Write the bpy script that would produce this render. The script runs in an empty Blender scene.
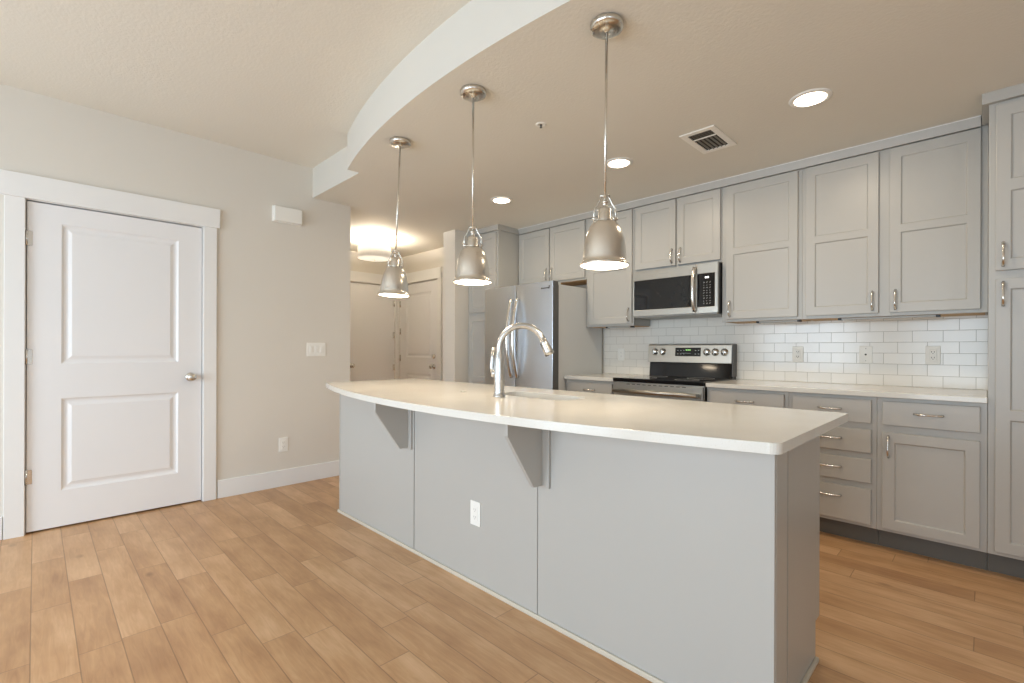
import bpy, bmesh, math
from mathutils import Vector, Matrix, Quaternion

SC = bpy.context.scene
COL = SC.collection

# ------------------------------------------------------------------ camera
CAM_H = 1.144
def make_camera():
    yaw, pt, ro = math.radians(44.97), math.radians(-.02), math.radians(.19)
    s, c = math.sin(yaw), math.cos(yaw)
    F = Vector((-s, c, 0)); R = Vector((c, s, 0)); U = Vector((0, 0, 1))
    F2 = F * math.cos(pt) + U * math.sin(pt)
    U2 = -F * math.sin(pt) + U * math.cos(pt)
    R3 = R * math.cos(ro) + U2 * math.sin(ro)
    U3 = -R * math.sin(ro) + U2 * math.cos(ro)
    cd = bpy.data.cameras.new('camera')
    cam = bpy.data.objects.new('camera', cd)
    COL.objects.link(cam)
    m = Matrix((R3, U3, -F2)).transposed().to_4x4()
    m.translation = (0, 0, CAM_H)
    cam.matrix_world = m
    cd.sensor_fit = 'HORIZONTAL'; cd.sensor_width = 36
    cd.lens = 476.45 / 1024 * 36
    cd.shift_y = (349.8 - 341.5) / 1024
    cd.clip_start = .02; cd.clip_end = 60
    SC.camera = cam
make_camera()

# ------------------------------------------------------------------ world, view, daylight
SC.view_settings.view_transform = 'Standard'
SC.view_settings.look = 'None'
SC.view_settings.gamma = 1
SC.view_settings.use_curve_mapping = False
SC.view_settings.exposure = 0.12
W = bpy.data.worlds.new('world'); SC.world = W; W.use_nodes = True
W.node_tree.nodes['Background'].inputs[0].default_value = (.75, .87, 1, 1)
W.node_tree.nodes['Background'].inputs[1].default_value = 1.0
try:
    SC.cycles.use_denoising = True
    SC.cycles.denoiser = 'OPENIMAGEDENOISE'
    SC.cycles.max_bounces = 10
    SC.cycles.diffuse_bounces = 7
    SC.cycles.glossy_bounces = 5
    SC.cycles.sample_clamp_indirect = 6
    SC.cycles.caustics_reflective = False
    SC.cycles.caustics_refractive = False
except Exception:
    pass

def area_light(name, loc, rot, sx, sy, power, color, shape='RECTANGLE', spread=180):
    ld = bpy.data.lights.new(name, 'AREA')
    ld.shape = shape; ld.size = sx
    if shape in ('RECTANGLE', 'ELLIPSE'): ld.size_y = sy
    ld.energy = power; ld.color = color; ld.spread = math.radians(spread)
    o = bpy.data.objects.new(name, ld); COL.objects.link(o)
    o.location = loc; o.rotation_euler = rot
    return o
DAY = (.70, .86, 1.0)
R90 = math.pi / 2
# daylight entering through the openings of the living room wall behind the camera
WINS = [(-3.5, -1.7), (-1.0, .8)]
ROOM_Y0 = -3.0
for i, (a, b) in enumerate(WINS):
    area_light('window_daylight', ((a + b) / 2, ROOM_Y0 - .12, 1.12), (R90 - math.radians(14), 0, 0), b - a - .1, 1.95, (104, 66)[i], DAY)
ADDED_SIDE_WIN = (-2.4, -.6)
area_light('window_daylight', (2.72, -1.5, 1.35), (R90 - math.radians(22), 0, R90), 1.7, 2.0, 27, DAY)  # unseen side window light, added to brighten the left door and wall

PENDANT_POWER, CAN_POWER, HALL_POWER = 1.9, 5.6, 29.0
WARM = (1.0, .82, .60)
WARM2 = (1.0, .84, .63)

# ------------------------------------------------------------------ materials
def srgb(r, g, b):
    f = lambda c: (c / 255 / 12.92) if c / 255 <= .04045 else ((c / 255 + .055) / 1.055) ** 2.4
    return (f(r), f(g), f(b), 1)

class NT:
    def __init__(s, name):
        s.m = bpy.data.materials.new(name); s.m.use_nodes = True
        s.t = s.m.node_tree; s.n = s.t.nodes; s.l = s.t.links
        s.p = s.n['Principled BSDF']
    def node(s, t, **k):
        n = s.n.new(t)
        for a, b in k.items(): setattr(n, a, b)
        return n
    def link(s, a, b): s.l.new(a, b)
    def math(s, op, a, b=None, c=None):
        n = s.n.new('ShaderNodeMath'); n.operation = op
        for i, v in enumerate((a, b, c)):
            if v is None: continue
            if isinstance(v, (int, float)): n.inputs[i].default_value = v
            else: s.l.new(v, n.inputs[i])
        return n.outputs[0]
    def bump(s, h, strength, dist=.01):
        b = s.n.new('ShaderNodeBump'); b.inputs['Strength'].default_value = strength
        b.inputs['Distance'].default_value = dist
        s.l.new(h, b.inputs['Height']); s.l.new(b.outputs[0], s.p.inputs['Normal'])
        return b
    def mix(s, f, a, b):
        n = s.n.new('ShaderNodeMix'); n.data_type = 'RGBA'
        for sock, v in ((n.inputs[0], f), (n.inputs[6], a), (n.inputs[7], b)):
            if isinstance(v, (int, float)): sock.default_value = v
            elif isinstance(v, tuple): sock.default_value = v
            else: s.l.new(v, sock)
        return n.outputs[2]

def noise(nt, coord, scale, detail=2, rough=.5):
    n = nt.node('ShaderNodeTexNoise'); n.inputs['Scale'].default_value = scale
    n.inputs['Detail'].default_value = detail; n.inputs['Roughness'].default_value = rough
    nt.link(coord, n.inputs['Vector']); return n.outputs[0]

def obj_coord(nt): return nt.node('ShaderNodeTexCoord').outputs['Object']

def paint(name, col, rough=.5, bump=0, scale=120, spec=.5, var=.015):
    nt = NT(name); c = obj_coord(nt)
    f = noise(nt, c, 3.0, 3)
    a = tuple(max(0, x * (1 - var)) for x in col[:3]) + (1,)
    b = tuple(min(1, x * (1 + var)) for x in col[:3]) + (1,)
    nt.link(nt.mix(f, a, b), nt.p.inputs['Base Color'])
    nt.p.inputs['Roughness'].default_value = rough
    nt.p.inputs['Specular IOR Level'].default_value = spec
    if bump:
        nt.bump(noise(nt, c, scale, 3, .55), bump, .004)
    return nt.m

def metal(name, col, rough=.3, stretch=(1, 1, 60), var=.08, aniso=0.0):
    nt = NT(name); c = obj_coord(nt)
    mp = nt.node('ShaderNodeMapping'); mp.inputs['Scale'].default_value = stretch
    nt.link(c, mp.inputs[0])
    f = noise(nt, mp.outputs[0], 30, 2)
    r = nt.math('MULTIPLY_ADD', f, var, rough - var / 2)
    nt.link(r, nt.p.inputs['Roughness'])
    a = tuple(x * .94 for x in col[:3]) + (1,)
    nt.link(nt.mix(f, a, col), nt.p.inputs['Base Color'])
    nt.p.inputs['Metallic'].default_value = 1
    nt.p.inputs['Anisotropic'].default_value = aniso
    return nt.m

def spun_metal():
    m = metal('spun_nickel', srgb(226, 222, 215), .24, (.3, .3, .3), .03)
    t = m.node_tree; p = t.nodes['Principled BSDF']
    tg = t.nodes.new('ShaderNodeTangent'); tg.direction_type = 'RADIAL'; tg.axis = 'Z'
    p.inputs['Anisotropic'].default_value = .6
    t.links.new(tg.outputs[0], p.inputs['Tangent'])
    return m

def emit(name, col, strength, base=(.9, .9, .9, 1)):
    nt = NT(name); c = obj_coord(nt)
    f = noise(nt, c, 20, 1)
    nt.link(nt.mix(f, base, tuple(x * .98 for x in base[:3]) + (1,)), nt.p.inputs['Base Color'])
    nt.p.inputs['Emission Color'].default_value = tuple(col[:3]) + (1,)
    nt.p.inputs['Emission Strength'].default_value = strength
    nt.p.inputs['Roughness'].default_value = .4
    return nt.m

def wood_floor():
    nt = NT('oak_planks'); c = obj_coord(nt)
    sp = nt.node('ShaderNodeSeparateXYZ'); nt.link(c, sp.inputs[0])
    X, Y = sp.outputs[0], sp.outputs[1]
    PW = .127
    v = nt.math('DIVIDE', nt.math('ADD', Y, .01 + PW * 60), PW)
    row = nt.math('FLOOR', v); fv = nt.math('FRACT', v)
    wn = nt.node('ShaderNodeTexWhiteNoise', noise_dimensions='1D'); nt.link(row, wn.inputs['W'])
    rs = nt.node('ShaderNodeSeparateColor'); nt.link(wn.outputs['Color'], rs.inputs[0])
    L = nt.math('MULTIPLY_ADD', rs.outputs[0], .55, .62)
    u = nt.math('DIVIDE', nt.math('ADD', X, nt.math('MULTIPLY_ADD', rs.outputs[1], 7.3, 40.0)), L)
    idx = nt.math('FLOOR', u); fu = nt.math('FRACT', u)
    cb = nt.node('ShaderNodeCombineXYZ'); nt.link(row, cb.inputs[0]); nt.link(idx, cb.inputs[1])
    w2 = nt.node('ShaderNodeTexWhiteNoise', noise_dimensions='2D'); nt.link(cb.outputs[0], w2.inputs['Vector'])
    s2 = nt.node('ShaderNodeSeparateColor'); nt.link(w2.outputs['Color'], s2.inputs[0])
    # grain, shifted per plank
    cc = nt.node('ShaderNodeCombineXYZ')
    nt.link(nt.math('MULTIPLY_ADD', s2.outputs[1], 20, X), cc.inputs[0])
    nt.link(nt.math('MULTIPLY_ADD', s2.outputs[2], 20, Y), cc.inputs[1])
    mp = nt.node('ShaderNodeMapping'); mp.inputs['Scale'].default_value = (2.2, 22, 1)
    nt.link(cc.outputs[0], mp.inputs[0])
    g = nt.node('ShaderNodeTexNoise'); g.inputs['Scale'].default_value = 2.2
    g.inputs['Detail'].default_value = 6; g.inputs['Roughness'].default_value = .62
    g.inputs['Distortion'].default_value = 1.2
    nt.link(mp.outputs[0], g.inputs['Vector'])
    mp2 = nt.node('ShaderNodeMapping'); mp2.inputs['Scale'].default_value = (1.2, 3.5, 1)
    nt.link(cc.outputs[0], mp2.inputs[0])
    cloud = noise(nt, mp2.outputs[0], 2.5, 3)
    cr = nt.node('ShaderNodeValToRGB'); e = cr.color_ramp
    e.elements[0].position = 0; e.elements[0].color = srgb(154, 111, 74)
    e.elements[1].position = 1; e.elements[1].color = srgb(228, 191, 151)
    m = e.elements.new(.5); m.color = srgb(195, 153, 111)
    t = nt.math('ADD', nt.math('MULTIPLY_ADD', s2.outputs[0], .28, .12),
                nt.math('ADD', nt.math('MULTIPLY', g.outputs[0], .62), nt.math('MULTIPLY_ADD', cloud, .85, -.50)))
    nt.link(t, cr.inputs[0])
    # knots
    vo = nt.node('ShaderNodeTexVoronoi'); vo.inputs['Scale'].default_value = 2.6
    mp3 = nt.node('ShaderNodeMapping'); mp3.inputs['Scale'].default_value = (.8, 1.5, 1)
    nt.link(cc.outputs[0], mp3.inputs[0]); nt.link(mp3.outputs[0], vo.inputs['Vector'])
    kn = nt.node('ShaderNodeMapRange'); kn.inputs[1].default_value = .015; kn.inputs[2].default_value = .085
    kn.inputs[3].default_value = .62; kn.inputs[4].default_value = 0
    nt.link(vo.outputs['Distance'], kn.inputs[0])
    knf = nt.math('MULTIPLY', kn.outputs[0], nt.math('MULTIPLY_ADD', g.outputs[0], 2.2, -.5))
    knf = nt.math('MAXIMUM', nt.math('MINIMUM', knf, .7), 0)
    col = nt.mix(knf, cr.outputs[0], srgb(92, 58, 34))
    # seams
    dv = nt.math('MULTIPLY', nt.math('MINIMUM', fv, nt.math('SUBTRACT', 1, fv)), PW)
    du = nt.math('MULTIPLY', nt.math('MINIMUM', fu, nt.math('SUBTRACT', 1, fu)), L)
    d = nt.math('MINIMUM', dv, du)
    sm = nt.node('ShaderNodeMapRange'); sm.inputs[1].default_value = .0006; sm.inputs[2].default_value = .0026
    sm.inputs[3].default_value = 1; sm.inputs[4].default_value = 0
    nt.link(d, sm.inputs[0])
    col = nt.mix(nt.math('MULTIPLY', sm.outputs[0], .5), col, srgb(86, 58, 36))
    nt.link(col, nt.p.inputs['Base Color'])
    nt.link(nt.math('MULTIPLY_ADD', g.outputs[0], .15, .30), nt.p.inputs['Roughness'])
    h = nt.math('SUBTRACT', nt.math('MULTIPLY', g.outputs[0], .25), sm.outputs[0])
    nt.bump(h, .35, .0015)
    return nt.m

def tile_mat():
    nt = NT('white_subway_tile'); c = obj_coord(nt)
    sp = nt.node('ShaderNodeSeparateXYZ'); nt.link(c, sp.inputs[0])
    cb = nt.node('ShaderNodeCombineXYZ')
    nt.link(nt.math('ADD', sp.outputs[0], .275 + .1495 * 40), cb.inputs[0])
    nt.link(nt.math('ADD', sp.outputs[2], -.911 + .0727 * 20), cb.inputs[1])
    b = nt.node('ShaderNodeTexBrick'); b.offset = .5; b.offset_frequency = 2
    b.inputs['Scale'].default_value = 1; b.inputs['Brick Width'].default_value = .1495
    b.inputs['Row Height'].default_value = .0727; b.inputs['Mortar Size'].default_value = .0013
    b.inputs['Mortar Smooth'].default_value = .25
    b.inputs['Color1'].default_value = srgb(232, 229, 222); b.inputs['Color2'].default_value = srgb(227, 224, 217)
    b.inputs['Mortar'].default_value = srgb(172, 168, 158)
    nt.link(cb.outputs[0], b.inputs['Vector'])
    nt.link(b.outputs['Color'], nt.p.inputs['Base Color'])
    nt.link(nt.math('MULTIPLY_ADD', b.outputs['Fac'], .5, .16), nt.p.inputs['Roughness'])
    nt.bump(nt.math('SUBTRACT', 1, b.outputs['Fac']), .5, .0012)
    return nt.m

def quartz():
    nt = NT('quartz'); c = obj_coord(nt)
    f = noise(nt, c, 260, 2, .6)
    r = nt.node('ShaderNodeMapRange'); r.inputs[1].default_value = .58; r.inputs[2].default_value = .72
    r.inputs[3].default_value = 0; r.inputs[4].default_value = .35; nt.link(f, r.inputs[0])
    g = noise(nt, c, 9, 3)
    base = nt.mix(g, srgb(224, 222, 216), srgb(217, 214, 206))
    nt.link(nt.mix(r.outputs[0], base, srgb(196, 187, 170)), nt.p.inputs['Base Color'])
    nt.p.inputs['Roughness'].default_value = .17
    nt.p.inputs['Specular IOR Level'].default_value = .5
    return nt.m

def glassy(name, col, rough=.06):
    nt = NT(name); c = obj_coord(nt); f = noise(nt, c, 40, 1)
    nt.link(nt.mix(f, col, tuple(x * .9 for x in col[:3]) + (1,)), nt.p.inputs['Base Color'])
    nt.p.inputs['Roughness'].default_value = rough
    nt.p.inputs['Specular IOR Level'].default_value = .42
    return nt.m

M = dict(
    wall=paint('wall_paint', srgb(218, 213, 204), .75, .12, 140),
    ceil=paint('ceiling_paint', srgb(227, 223, 213), .8, .35, 70),
    fascia=paint('fascia_paint', srgb(214, 211, 203), .7, .12, 110),
    trim=paint('white_trim_paint', srgb(233, 233, 232), .38),
    door=paint('white_door_paint', srgb(232, 232, 233), .36),
    cab=paint('grey_cabinet_paint', srgb(181, 179, 174), .36),
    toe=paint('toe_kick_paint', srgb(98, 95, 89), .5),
    birch=paint('raw_birch', srgb(196, 160, 118), .6, .05, 60),
    shoe=paint('shoe_molding_paint', srgb(204, 196, 180), .5),
    floor=wood_floor(), tile=tile_mat(), quartz=quartz(),
    steel=metal('brushed_stainless', srgb(188, 185, 178), .30, (1, 60, 1)),
    steelv=metal('fridge_stainless', srgb(214, 222, 233), .34, (60, 60, 1)),
    nickel=metal('brushed_nickel', srgb(218, 214, 206), .27, (.3, .3, .3), .04),
    spun=spun_metal(),
    pull=metal('satin_nickel_pull', srgb(228, 226, 222), .2),
    chrome=metal('chrome', srgb(205, 205, 204), .24, (1, 1, 1), .04),
    sink=metal('sink_steel', srgb(138, 134, 126), .34, (40, 1, 1)),
    greyside=paint('grey_appliance_side', srgb(208, 211, 212), .42),
    gasket=paint('dark_gasket', srgb(92, 92, 92), .5),
    black=glassy('black_glass', (.008, .008, .009, 1), .07),
    dark=paint('black_plastic', srgb(26, 26, 27), .4),
    window=glassy('microwave_window_glass', (.012, .012, .013, 1), .05),
    plate=paint('white_plastic_plate', srgb(238, 237, 232), .3),
    platew=paint('almond_plastic_plate', srgb(226, 222, 212), .3),
    slot=paint('outlet_slot', srgb(60, 55, 50), .5),
    mark=paint('printed_white_marks', srgb(200, 200, 196), .5),
    grey=paint('grey_aluminium', srgb(172, 170, 165), .4),
    logo=paint('logo_dark_grey', srgb(82, 82, 86), .4),
    drum=emit('drum_shade_fabric', (1, .88, .70), .22),
    drumb=emit('drum_diffuser', (1, .90, .72), .8),
    bulb=emit('pendant_diffuser', WARM, 12),
    can=emit('recessed_lens', WARM2, 14),
    white_liner=paint('white_enamel', srgb(240, 236, 226), .35),
    green=emit('green_digits', (.45, .95, .25), .7, (.1, .3, .08, 1)),
    whited=emit('white_digits', (.95, 1, .95), 1.2),
    vent=paint('vent_white', srgb(244, 241, 234), .45),
    slat=paint('vent_slat_grey', srgb(128, 124, 114), .5),
    ventdark=paint('vent_duct', srgb(48, 44, 38), .8),
)

# ------------------------------------------------------------------ mesh builders
def wloc(o):
    v = Vector((0, 0, 0))
    while o: v += o.location; o = o.parent
    return v

class MB:
    def __init__(s): s.bm = bmesh.new()
    def poly(s, vs, mi=0):
        f = s.bm.faces.new([s.bm.verts.new(v) for v in vs]); f.material_index = mi; return f
    def box(s, x0, x1, y0, y1, z0, z1, mi=0):
        x0, x1 = sorted((x0, x1)); y0, y1 = sorted((y0, y1)); z0, z1 = sorted((z0, z1))
        v = [s.bm.verts.new(p) for p in ((x0, y0, z0), (x1, y0, z0), (x1, y1, z0), (x0, y1, z0),
                                         (x0, y0, z1), (x1, y0, z1), (x1, y1, z1), (x0, y1, z1))]
        for i in ((0, 3, 2, 1), (4, 5, 6, 7), (0, 1, 5, 4), (1, 2, 6, 5), (2, 3, 7, 6), (3, 0, 4, 7)):
            f = s.bm.faces.new([v[k] for k in i]); f.material_index = mi
        return s
    def prism(s, pts, z0, z1, f=None, mi_side=0, mi_bot=0, mi_top=0):
        """pts outline (a,b); extruded along third axis c in [z0,z1]; f maps (a,b,c) to world"""
        f = f or (lambda a, b, c: (a, b, c))
        lo = [s.bm.verts.new(f(a, b, z0)) for a, b in pts]
        hi = [s.bm.verts.new(f(a, b, z1)) for a, b in pts]
        n = len(pts)
        a = s.bm.faces.new(lo[::-1]); a.material_index = mi_bot
        b = s.bm.faces.new(hi); b.material_index = mi_top
        for i in range(n):
            q = s.bm.faces.new((lo[i], lo[(i + 1) % n], hi[(i + 1) % n], hi[i])); q.material_index = mi_side
        return s
    def tube(s, pts, radii, seg=12, caps=True, flat=None):
        pts = [Vector(p) for p in pts]; n = len(pts)
        if isinstance(radii, (int, float)): radii = [radii] * n
        T = [(pts[min(i + 1, n - 1)] - pts[max(i - 1, 0)]).normalized() for i in range(n)]
        up = Vector((0, 0, 1)) if abs(T[0].z) < .9 else Vector((1, 0, 0))
        N = (up - T[0] * up.dot(T[0])).normalized()
        rings = []
        for i in range(n):
            N = (N - T[i] * N.dot(T[i])).normalized(); B = T[i].cross(N)
            r = radii[i]
            rings.append([s.bm.verts.new(pts[i] + N * (r * math.cos(2 * math.pi * k / seg)) + B * (r * math.sin(2 * math.pi * k / seg))) for k in range(seg)])
        for i in range(n - 1):
            for k in range(seg):
                f = s.bm.faces.new((rings[i][k], rings[i][(k + 1) % seg], rings[i + 1][(k + 1) % seg], rings[i + 1][k])); f.smooth = True
        if caps:
            s.bm.faces.new(rings[0][::-1]); s.bm.faces.new(rings[-1])
        return s
    def lathe(s, prof, center, seg=40, axis='z', smooth=True, closed=False, mi=0):
        """prof [(r, h)]; axis = 'z','y-','x+' direction of h"""
        cx, cy, cz = center
        def P(r, h, t):
            a, b = r * math.cos(t), r * math.sin(t)
            if axis == 'z': return (cx + a, cy + b, cz + h)
            if axis == 'y-': return (cx + a, cy - h, cz + b)
            if axis == 'y+': return (cx - a, cy + h, cz + b)
            if axis == 'x+': return (cx + h, cy + a, cz + b)
        rings = []
        for r, h in prof:
            if r < 1e-6: rings.append([s.bm.verts.new(P(0, h, 0))] * seg)
            else: rings.append([s.bm.verts.new(P(r, h, 2 * math.pi * k / seg)) for k in range(seg)])
        for i in range(len(prof) - 1):
            for k in range(seg):
                vs = []
                for q in (rings[i][k], rings[i][(k + 1) % seg], rings[i + 1][(k + 1) % seg], rings[i + 1][k]):
                    if q not in vs: vs.append(q)
                if len(vs) > 2:
                    f = s.bm.faces.new(vs); f.smooth = smooth; f.material_index = mi
        return s
    def panelled(s, u0, u1, v0, v1, w0, w1, openings, prof, f, mi=0):
        """slab in (u,v) from depth w0 (back) to w1 (front) with profiled openings; prof [(inset, depth)]"""
        us = sorted({u0, u1, *[o[0] for o in openings], *[o[1] for o in openings]})
        vs = sorted({v0, v1, *[o[2] for o in openings], *[o[3] for o in openings]})
        cache = {}
        def V(u, v, w):
            k = (round(u, 5), round(v, 5), round(w, 5))
            if k not in cache: cache[k] = s.bm.verts.new(f(u, v, w))
            return cache[k]
        for i in range(len(us) - 1):
            for j in range(len(vs) - 1):
                cu, cv = (us[i] + us[i + 1]) / 2, (vs[j] + vs[j + 1]) / 2
                if any(o[0] < cu < o[1] and o[2] < cv < o[3] for o in openings): continue
                s.bm.faces.new((V(us[i], vs[j], w1), V(us[i + 1], vs[j], w1), V(us[i + 1], vs[j + 1], w1), V(us[i], vs[j + 1], w1)))
        for a, b, c, d in openings:
            # ring vertices along grid cuts so that the mesh stays welded
            def ring(ins, dep, first=False):
                A, B, C_, D = a + ins, b - ins, c + ins, d - ins
                return [V(A, C_, w1 - dep), V(B, C_, w1 - dep), V(B, D, w1 - dep), V(A, D, w1 - dep)]
            prev = ring(0, 0)
            for ins, dep in prof[1:]:
                cur = ring(ins, dep)
                for k in range(4):
                    s.bm.faces.new((prev[k], prev[(k + 1) % 4], cur[(k + 1) % 4], cur[k]))
                prev = cur
            s.bm.faces.new(prev)
        for i in range(len(us) - 1):
            for v in (v0, v1):
                s.bm.faces.new((V(us[i], v, w1), V(us[i + 1], v, w1), V(us[i + 1], v, w0), V(us[i], v, w0)))
        for j in range(len(vs) - 1):
            for u in (u0, u1):
                s.bm.faces.new((V(u, vs[j], w1), V(u, vs[j + 1], w1), V(u, vs[j + 1], w0), V(u, vs[j], w0)))
        s.bm.faces.new((V(u0, v0, w0), V(u1, v0, w0), V(u1, v1, w0), V(u0, v1, w0)))
        return s
    def build(s, name, mat, parent=None, bevel=0, seg=2, origin=None, fixn=True):
        if fixn: bmesh.ops.recalc_face_normals(s.bm, faces=s.bm.faces)
        if parent is None:
            if origin is None:
                vs = [v.co for v in s.bm.verts]
                lo = Vector([min(v[i] for v in vs) for i in range(3)]); hi = Vector([max(v[i] for v in vs) for i in range(3)])
                origin = Vector(((lo.x + hi.x) / 2, (lo.y + hi.y) / 2, lo.z))
            off = Vector(origin); loc = Vector(origin)
        else:
            off = wloc(parent); loc = Vector((0, 0, 0))
        bmesh.ops.translate(s.bm, verts=s.bm.verts, vec=-off)
        me = bpy.data.meshes.new(name); s.bm.to_mesh(me); s.bm.free()
        o = bpy.data.objects.new(name, me); COL.objects.link(o)
        o.parent = parent; o.location = loc
        for m in (mat if isinstance(mat, (list, tuple)) else [mat]): me.materials.append(m)
        if bevel:
            b = o.modifiers.new('bevel', 'BEVEL'); b.width = bevel; b.segments = seg
            b.limit_method = 'ANGLE'; b.angle_limit = math.radians(40)
        return o

def tag(o, label=None, cat=None, group=None, kind=None):
    if label: o['label'] = label
    if cat: o['category'] = cat
    if group: o['group'] = group
    if kind: o['kind'] = kind
    return o
def thing(name, loc, label, cat, group=None):
    o = bpy.data.objects.new(name, None); COL.objects.link(o)
    o.location = loc; o.empty_display_size = .1
    return tag(o, label, cat, group)
def struct(o): o['kind'] = 'structure'; return o

XL, YB, ZD, ZC = -4.163, 4.06, 2.458, 2.717     # left wall, kitchen wall, low and high ceilings
XH, YH, YR = -6.03, 3.71, 2.055                 # hall walls, end of left wall
X1 = 2.6
def KW(y0): return lambda u, v, w: (u, y0 - w, v)      # facing the room from the kitchen wall
def LW(x0): return lambda u, v, w: (x0 + w, u, v)      # facing +x
def IB(y0): return lambda u, v, w: (u, y0 + w, v)      # facing +y

# ------------------------------------------------------------------ setting
O0 = (0, 0, 0)
struct(MB().box(-6.2, X1 + .2, ROOM_Y0 - .3, 4.3, -.1, 0).build('floor', M['floor'], origin=O0))
struct(MB().box(XL - .3, X1 + .2, ROOM_Y0 - .3, 1.75, ZC, ZC + .1).build('ceiling', M['ceil'], origin=O0))
# lower kitchen ceiling with bowed front
XA, HALF, Y0A, YW = -1.74, 1.58, 1.385, 1.705
pts = [(-6.2, 2.0), (XL, 2.0), (XL, YW), (XA - HALF, YW)]
pts = [(-6.2, 1.9), (XL, 1.9), (XL, YW), (XA - HALF, YW)]
sag = 1.612 - Y0A; RA = (HALF ** 2 + sag ** 2) / (2 * sag)
n = 64
th = math.asin(HALF / RA)
for i in range(n + 1):
    t = -th + 2 * th * i / n
    pts.append((XA + RA * math.sin(t), Y0A + RA * (1 - math.cos(t))))
pts += [(XA + HALF, YW), (X1 + .2, YW), (X1 + .2, 4.3), (-6.2, 4.3)]
struct(MB().prism(pts, ZD, ZC + .09, mi_side=1).build('ceiling_kitchen', [M['ceil'], M['fascia']], origin=O0))

def holed_wall(name, f, u0, u1, v0, v1, w0, w1, hole, recess, mat):
    """wall slab w0..w1 with one rectangular niche of depth `recess` (recess>=thickness cuts through)"""
    m = MB(); a, b, c, d = hole
    def bx(U0, U1, V0, V1, W0, W1):
        p, q = f(U0, V0, W0), f(U1, V1, W1); m.box(p[0], q[0], p[1], q[1], p[2], q[2])
    bx(u0, a, v0, v1, w0, w1); bx(b, u1, v0, v1, w0, w1); bx(a, b, d, v1, w0, w1)
    if c > v0: bx(a, b, v0, c, w0, w1)
    if w1 - recess > w0: bx(a, b, c, d, w0, w1 - recess)
    return struct(m.build(name, mat, origin=O0))
D1 = (-.036, .882)     # left door leaf
holed_wall('wall_left', LW(XL), ROOM_Y0 - .1, YR, 0, ZC + .05, -.13, 0, (D1[0] - .008, D1[1] + .008, 0, 2.058), .075, M['wall'])
struct(MB().box(XH - .12, XL - .13, YR - .12, YR, 0, 2.6).build('wall_hall_near', M['wall'], origin=O0))
D2 = (2.93, 3.645)     # closet leaf on the x = XH wall
holed_wall('wall_hall_left', LW(XH), YR - .12, YH + .12, 0, 2.6, -.12, 0, (D2[0] - .005, D2[1] + .005, 0, 2.045), .06, M['wall'])
D3 = (-5.985, -5.07)   # entry leaf on the y = YH wall
holed_wall('wall_hall_back', KW(YH), XH, -4.34, 0, 2.6, -.12, 0, (D3[0] - .005, D3[1] + .005, 0, 2.065), .06, M['wall'])
struct(MB().box(-4.345, -4.134, 3.25, YB + .12, 0, 2.6).build('wall_stub', M['wall'], origin=O0))
struct(MB().box(-4.134, X1 + .1, YB, YB + .12, 0, 2.6).build('wall_back', M['wall'], origin=O0))
holed_wall('wall_right', lambda u, v, w: (X1 - w, u, v), ROOM_Y0 - .1, YB + .1, 0, ZC + .05, -.12, 0, (-2.4, -.6, .3, 2.4), .2, M['wall'])
# window wall behind the camera
m = MB()
xs = [XL - .13, WINS[0][0], WINS[0][1], WINS[1][0], WINS[1][1], X1 + .12]
for a, b in ((xs[0], xs[1]), (xs[2], xs[3]), (xs[4], xs[5])): m.box(a, b, ROOM_Y0 - .12, ROOM_Y0, 0, ZC + .05)
for a, b in WINS: m.box(a, b, ROOM_Y0 - .12, ROOM_Y0, 0, .08).box(a, b, ROOM_Y0 - .12, ROOM_Y0, 2.12, ZC + .05)
struct(m.build('wall_front', M['wall'], origin=O0))
for i, (a, b) in enumerate(WINS):
    m = MB()
    for x0, x1, z0, z1 in ((a - .08, a, 0, 2.20), (b, b + .08, 0, 2.20), (a, b, 0, .08), (a, b, 2.12, 2.20), ((a + b) / 2 - .03, (a + b) / 2 + .03, .08, 2.12)):
        m.box(x0, x1, ROOM_Y0, ROOM_Y0 + .02, z0, z1)
    struct(m.build('window_%d' % (i + 1), M['trim'], bevel=.002))
m = MB()
for y0, y1, z0, z1 in ((-2.48, -2.4, .22, 2.48), (-.6, -.52, .22, 2.48), (-2.4, -.6, .22, .3), (-2.4, -.6, 2.4, 2.48), (-1.53, -1.47, .3, 2.4)):
    m.box(X1 - .02, X1, y0, y1, z0, z1)
struct(m.build('window_3', M['trim'], bevel=.002))  # frame of the unseen side window, added for its daylight

# backsplash tiles
struct(MB().box(-2.735, 0, YB - .008, YB, .905, 1.42).build('wall_tile_backsplash', M['tile'], origin=O0))
# baseboards
struct(MB().box(XL, XL + .014, D1[1] + .105, YR, 0, .137).build('baseboard_left', M['trim'], bevel=.003))
struct(MB().box(XL, XL + .014, ROOM_Y0, D1[0] - .1, 0, .137).build('baseboard_left', M['trim'], bevel=.003))
struct(MB().box(XL + .014, X1, ROOM_Y0, ROOM_Y0 + .014, 0, .137).build('baseboard_front', M['trim'], bevel=.003))
struct(MB().box(D3[1] + .1, -4.345, YH - .014, YH, 0, .137).build('baseboard_hall', M['trim'], bevel=.003))
struct(MB().box(X1 - .014, X1, ROOM_Y0 + .014, YB, 0, .137).build('baseboard_right', M['trim'], bevel=.003))
struct(MB().box(.62, X1 - .014, YB - .014, YB, 0, .137).build('baseboard_back', M['trim'], bevel=.003))

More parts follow.
